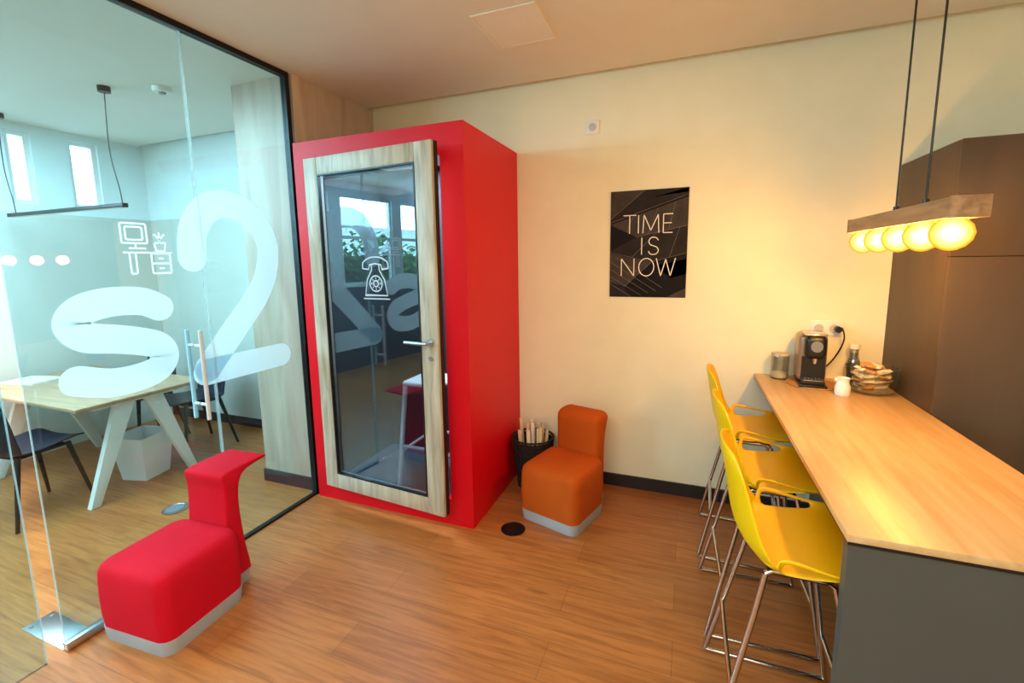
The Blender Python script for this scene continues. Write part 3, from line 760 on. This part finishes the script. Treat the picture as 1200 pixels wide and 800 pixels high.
bw = thing('glass_bowl', 'round glass bowl of wrapped biscuits beside the tall brown cabinet', 'bowl', (0.918, 2.80, CZ))
MB().lathe([(0, 0), (0.07, 0), (0.097, 0.02), (0.113, 0.065), (0.117, 0.135), (0.114, 0.135), (0.109, 0.065), (0.094, 0.022), (0.068, 0.005), (0, 0.005)], seg=40).build('bowl', MT['clear'], bw)
protos = {}
lay = [(0.012, 0.032, 5), (0.038, 0.056, 8), (0.064, 0.062, 8), (0.090, 0.064, 8), (0.114, 0.056, 7), (0.136, 0.026, 4)]
cnt = 0
for z, rr, nn in lay:
    for k in range(nn):
        a = k*2*PI/nn + z*30
        kd = 'wrapper' if cnt % 3 else 'biscuit'; cnt += 1
        if kd not in protos:
            if kd == 'biscuit':
                o = MB().lathe([(0, 0), (0.024, 0), (0.028, 0.006), (0.024, 0.012), (0, 0.012)], seg=18).build('biscuit', MT['biscuit'])
                tag(o, 'golden round biscuit heaped in the glass bowl', 'biscuit', 'golden biscuits in the glass bowl')
            else:
                o = MB().loft([[Vector((x_, yy_*w_, zz_)) for yy_, zz_ in ((-1, 0.004), (-0.7, 0.0), (0.7, 0.0), (1, 0.004), (0.7, h_), (-0.7, h_))] for x_, w_, h_ in ((-0.034, 0.016, 0.006), (-0.026, 0.012, 0.007), (-0.020, 0.017, 0.013), (0.020, 0.017, 0.013), (0.026, 0.012, 0.007), (0.034, 0.016, 0.006))]).build('wrapped_biscuit', MT['wrapper'], angle=20)
                tag(o, 'cream paper wrapped biscuit heaped in the glass bowl', 'biscuit', 'wrapped biscuits in the glass bowl')
            protos[kd] = o
        else:
            o = protos[kd].copy(); C.objects.link(o)
        o.location = (0.918+rr*math.cos(a), 2.80+rr*math.sin(a), CZ+z)
        tl = 0.12 if z < 0.02 else 0.3
        o.rotation_euler = (random.uniform(-tl, tl), random.uniform(-tl, tl), a+PI/2+random.uniform(-.3, .3))

# ------------------------------------------------------------------ meeting room behind the glass
TZ = 0.70
off = (-4.2, 1.93, 0)
tb = thing('meeting_table', 'light oak meeting table on splayed white legs behind the glass', 'table', off)
MB().box(-4.95, -3.50, 1.54, 2.36, TZ-0.026, TZ, 0.006).build('tabletop', MT['tabletop'], tb, off=off)
for x in (-4.80, -3.60):
    fx = lambda a, bq, dd: Vector((dd, a, bq))
    MB().prism([(1.79, TZ-0.05), (1.91, TZ-0.05), (1.635, 0), (1.580, 0)], fx, x-0.024, x+0.024, 0.005, 2).build('leg', MT['white'], tb, off=off)
    MB().prism([(1.97, TZ-0.05), (2.09, TZ-0.05), (2.280, 0), (2.225, 0)], fx, x-0.024, x+0.024, 0.005, 2).build('leg', MT['white'], tb, off=off)
    MB().box(x-0.03, x+0.03, 1.66, 2.22, TZ-0.055, TZ-0.026, 0.003).build('crossbar', MT['white'], tb, off=off)

def meet_chair(label, loc, rz):
    t = thing('meeting_chair', label, 'chair', loc, rz, 'navy meeting chairs at the oak table')
    prof = cr([(0.21, 0.435), (0.18, 0.450), (0.05, 0.440), (-0.10, 0.430), (-0.17, 0.455), (-0.20, 0.53), (-0.215, 0.65), (-0.235, 0.80)], 3)
    n = len(prof); m = MB(); NV = 10; grid = []
    for i, p in enumerate(prof):
        s = i/(n-1); hw = 0.215 - (0.03 if s < 0.05 else 0) - 0.04*max(0, (s-0.75)/0.25)**2
        bb = min(1, max(0, (s-0.45)/0.2))
        grid.append([m.bm.verts.new(((-1+2*j/NV)*hw, p.x + bb*0.05*abs(-1+2*j/NV)**2.4, p.y + (1-bb)*0.025*abs(-1+2*j/NV)**2.4)) for j in range(NV+1)])
    for i in range(n-1):
        for j in range(NV): m.bm.faces.new((grid[i][j], grid[i+1][j], grid[i+1][j+1], grid[i][j+1]))
    m.build('shell', MT['navy'], t, solid=0.012, subsurf=1, angle=180)
    for sx in (-1, 1):
        for sy in (-1, 1):
            MB().cyl((sx*0.215, sy*0.21-0.01, 0), (sx*0.15, sy*0.13, 0.432), 0.010, 0.016, seg=14).build('leg', MT['black'], t)
    MB().box(-0.15, 0.15, -0.13, 0.13, 0.412, 0.428, 0.003).build('seat_frame', MT['black'], t)
    return t
c0 = meet_chair('navy meeting chair in front of the oak table nearest the glass', (-3.93, 1.46, 0), R(8))
dup(c0, (-4.55, 2.50, 0), R(180), 'navy meeting chair on the far side of the oak table')
dup(c0, (-3.95, 2.54, 0), R(172), 'navy meeting chair behind the white waste bin')

wb = thing('waste_bin', 'square white waste bin under the meeting table end', 'waste bin', (-3.80, 2.04, 0), R(14))
m = MB()
r0_, r1_, hh = 0.10, 0.135, 0.33
lo = [m.bm.verts.new((sx*r0_, sy*r0_, 0)) for sx, sy in ((-1, -1), (1, -1), (1, 1), (-1, 1))]
hi = [m.bm.verts.new((sx*r1_, sy*r1_, hh)) for sx, sy in ((-1, -1), (1, -1), (1, 1), (-1, 1))]
hi2 = [m.bm.verts.new((sx*(r1_-.006), sy*(r1_-.006), hh)) for sx, sy in ((-1, -1), (1, -1), (1, 1), (-1, 1))]
lo2 = [m.bm.verts.new((sx*(r0_-.006), sy*(r0_-.006), 0.006)) for sx, sy in ((-1, -1), (1, -1), (1, 1), (-1, 1))]
m.bm.faces.new(lo[::-1]); m.bm.faces.new(lo2)
for k in range(4):
    j = (k+1) % 4
    m.bm.faces.new((lo[k], lo[j], hi[j], hi[k])); m.bm.faces.new((hi[k], hi[j], hi2[j], hi2[k])); m.bm.faces.new((hi2[k], hi2[j], lo2[j], lo2[k]))
m.build('bucket', MT['white'], wb, smooth=False)
m = MB()
for sx in (-1, 1): m.box(sx*0.138-0.004, sx*0.138+0.004, -0.142, 0.142, hh-0.014, hh+0.002)
for sy in (-1, 1): m.box(-0.134, 0.134, sy*0.138-0.004, sy*0.138+0.004, hh-0.014, hh+0.002)
m.build('rim', MT['white'], wb, smooth=False)

pp = tag(MB().box(-0.15, 0.15, -0.105, 0.105, 0, 0.012).build('paper_stack', MT['white'], smooth=False), 'stack of white paper on the oak meeting table', 'paper')
pp.location = (-4.74, 1.86, TZ); pp.rotation_euler = (0, 0, R(12))

ml = thing('pendant_lamp', 'thin black linear pendant lamp over the meeting table behind glass', 'lamp', (-4.24, 1.97, 1.97))
MB().box(-0.72, 0.72, -0.018, 0.018, 0, 0.028, 0.003).build('bar', MT['blackmetal'], ml)
MB().box(-0.70, 0.70, -0.013, 0.013, -0.002, 0.0).build('diffuser', MT['whitep'], ml, smooth=False)
for x2 in (0.66, -0.66):
    MB().tube(cr([(x2+0.03, 0, 0.028), (x2+0.02, 0, 0.12), (x2-0.035, 0, 0.38), (x2-0.01, 0, ZC-1.97-0.03)], 6), 0.0035, 8).build('cable', MT['black'], ml)
    MB().cyl((x2-0.01, 0, ZC-1.97-0.035), (x2-0.01, 0, ZC-1.97), 0.035).build('ceiling_cap', MT['blackmetal'], ml)

sd = thing('smoke_detector', 'round white smoke detector on the meeting room ceiling', 'smoke detector', (-3.275, 2.13, ZC))
MB().lathe([(0, 0), (0.055, 0), (0.055, -0.015), (0.048, -0.028), (0, -0.03)]).build('housing', MT['whitep'], sd)
MB().lathe([(0, -0.030), (0.022, -0.030), (0.020, -0.038), (0, -0.039)]).build('sensor', MT['grey'], sd)

# green hedge outside the windows, seen mirrored in the booth door
hg = thing('hedge', 'green hedge outside the meeting room windows mirrored in the booth door', 'hedge', (-6.45, -0.9, 0))
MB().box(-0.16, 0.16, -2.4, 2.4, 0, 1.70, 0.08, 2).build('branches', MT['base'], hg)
m = MB(); rnd = random.Random(3)
for k in range(3600):
    yy = rnd.uniform(-2.5, 2.5); hgt = rnd.uniform(0.55, 1.95+0.18*math.sin(yy*4)+0.1*math.sin(yy*11)); xx = rnd.uniform(0.05, 0.32) if hgt < 1.7 else rnd.uniform(-0.2, 0.25)
    a = rnd.uniform(-1.3, 1.3)
    c_ = Vector((xx, yy, hgt)); dr = Vector((math.cos(a), math.sin(a), rnd.uniform(-.6, .9))).normalized()
    sd_ = dr.cross(Vector((rnd.uniform(-.3, .3), 0, 1))).normalized()*0.045
    v = [m.bm.verts.new(c_), m.bm.verts.new(c_+dr*0.08+sd_), m.bm.verts.new(c_+dr*0.18), m.bm.verts.new(c_+dr*0.08-sd_)]
    m.bm.faces.new(v)
m.build('foliage', MT['green'], hg, smooth=False)

# ------------------------------------------------------------------ light
w = bpy.data.worlds.new('daylight'); SC.world = w; w.use_nodes = True
bg = w.node_tree.nodes['Background']; bg.inputs['Color'].default_value = (0.74, 0.90, 1.0, 1); bg.inputs['Strength'].default_value = 10.0

def area(name, loc, rot, sx, sy, energy, col):
    l = bpy.data.lights.new(name, 'AREA'); l.shape = 'RECTANGLE'; l.size = sx; l.size_y = sy; l.energy = energy; l.color = col
    o = bpy.data.objects.new(name, l); C.objects.link(o); o.location = loc; o.rotation_euler = rot
    return o
area('window_daylight', (XL-0.35, -0.9, 2.40), (0, R(-90), 0), 0.5, 3.6, 270, (0.66, 0.89, 1.0))
area('meeting_room_fill', (-3.8, 0.9, ZC-0.03), (0, 0, 0), 1.8, 1.8, 160, (0.62, 0.90, 1.0))  # fill added to brighten the meeting room
area('room_fill', (-0.4, -1.0, ZC-0.03), (0, 0, 0), 2.4, 1.6, 100, (1.0, 0.97, 0.90))  # out-of-view fill added to brighten the enclosed room
area('booth_fill', (-1.71, 2.68, BH-th-e-0.02), (0, 0, 0), 0.7, 0.36, 40, (0.76, 0.91, 1.0))  # fill added so the stool inside the booth shows bright
for yy in BULBS:
    l = bpy.data.lights.new('bulb_light', 'POINT'); l.energy = 27.0; l.color = (1.0, 0.65, 0.21); l.shadow_soft_size = 0.04
    o = bpy.data.objects.new('bulb_light', l); C.objects.link(o); o.location = (0.73, yy, zb-0.040)

# ------------------------------------------------------------------ camera
fpx, pcx, pcy = 529.0, 600.0, 378.0
dy = Vector((805-pcx, pcy-302, -fpx)).normalized()
dx = -Vector((-783-pcx, pcy-325, -fpx)).normalized()
dx = (dx - dy*dx.dot(dy)).normalized()
dz = dx.cross(dy)
cam = bpy.data.cameras.new('camera'); cam.sensor_width = 36; cam.sensor_fit = 'HORIZONTAL'
cam.lens = fpx/1200*36; cam.shift_y = -(400-pcy)/1200; cam.shift_x = 0
cam.clip_start = 0.05
co = bpy.data.objects.new('camera', cam); C.objects.link(co)
co.matrix_world = Matrix.Translation((0, 0, 1.58)) @ Matrix((dx, dy, dz)).to_4x4()
SC.camera = co
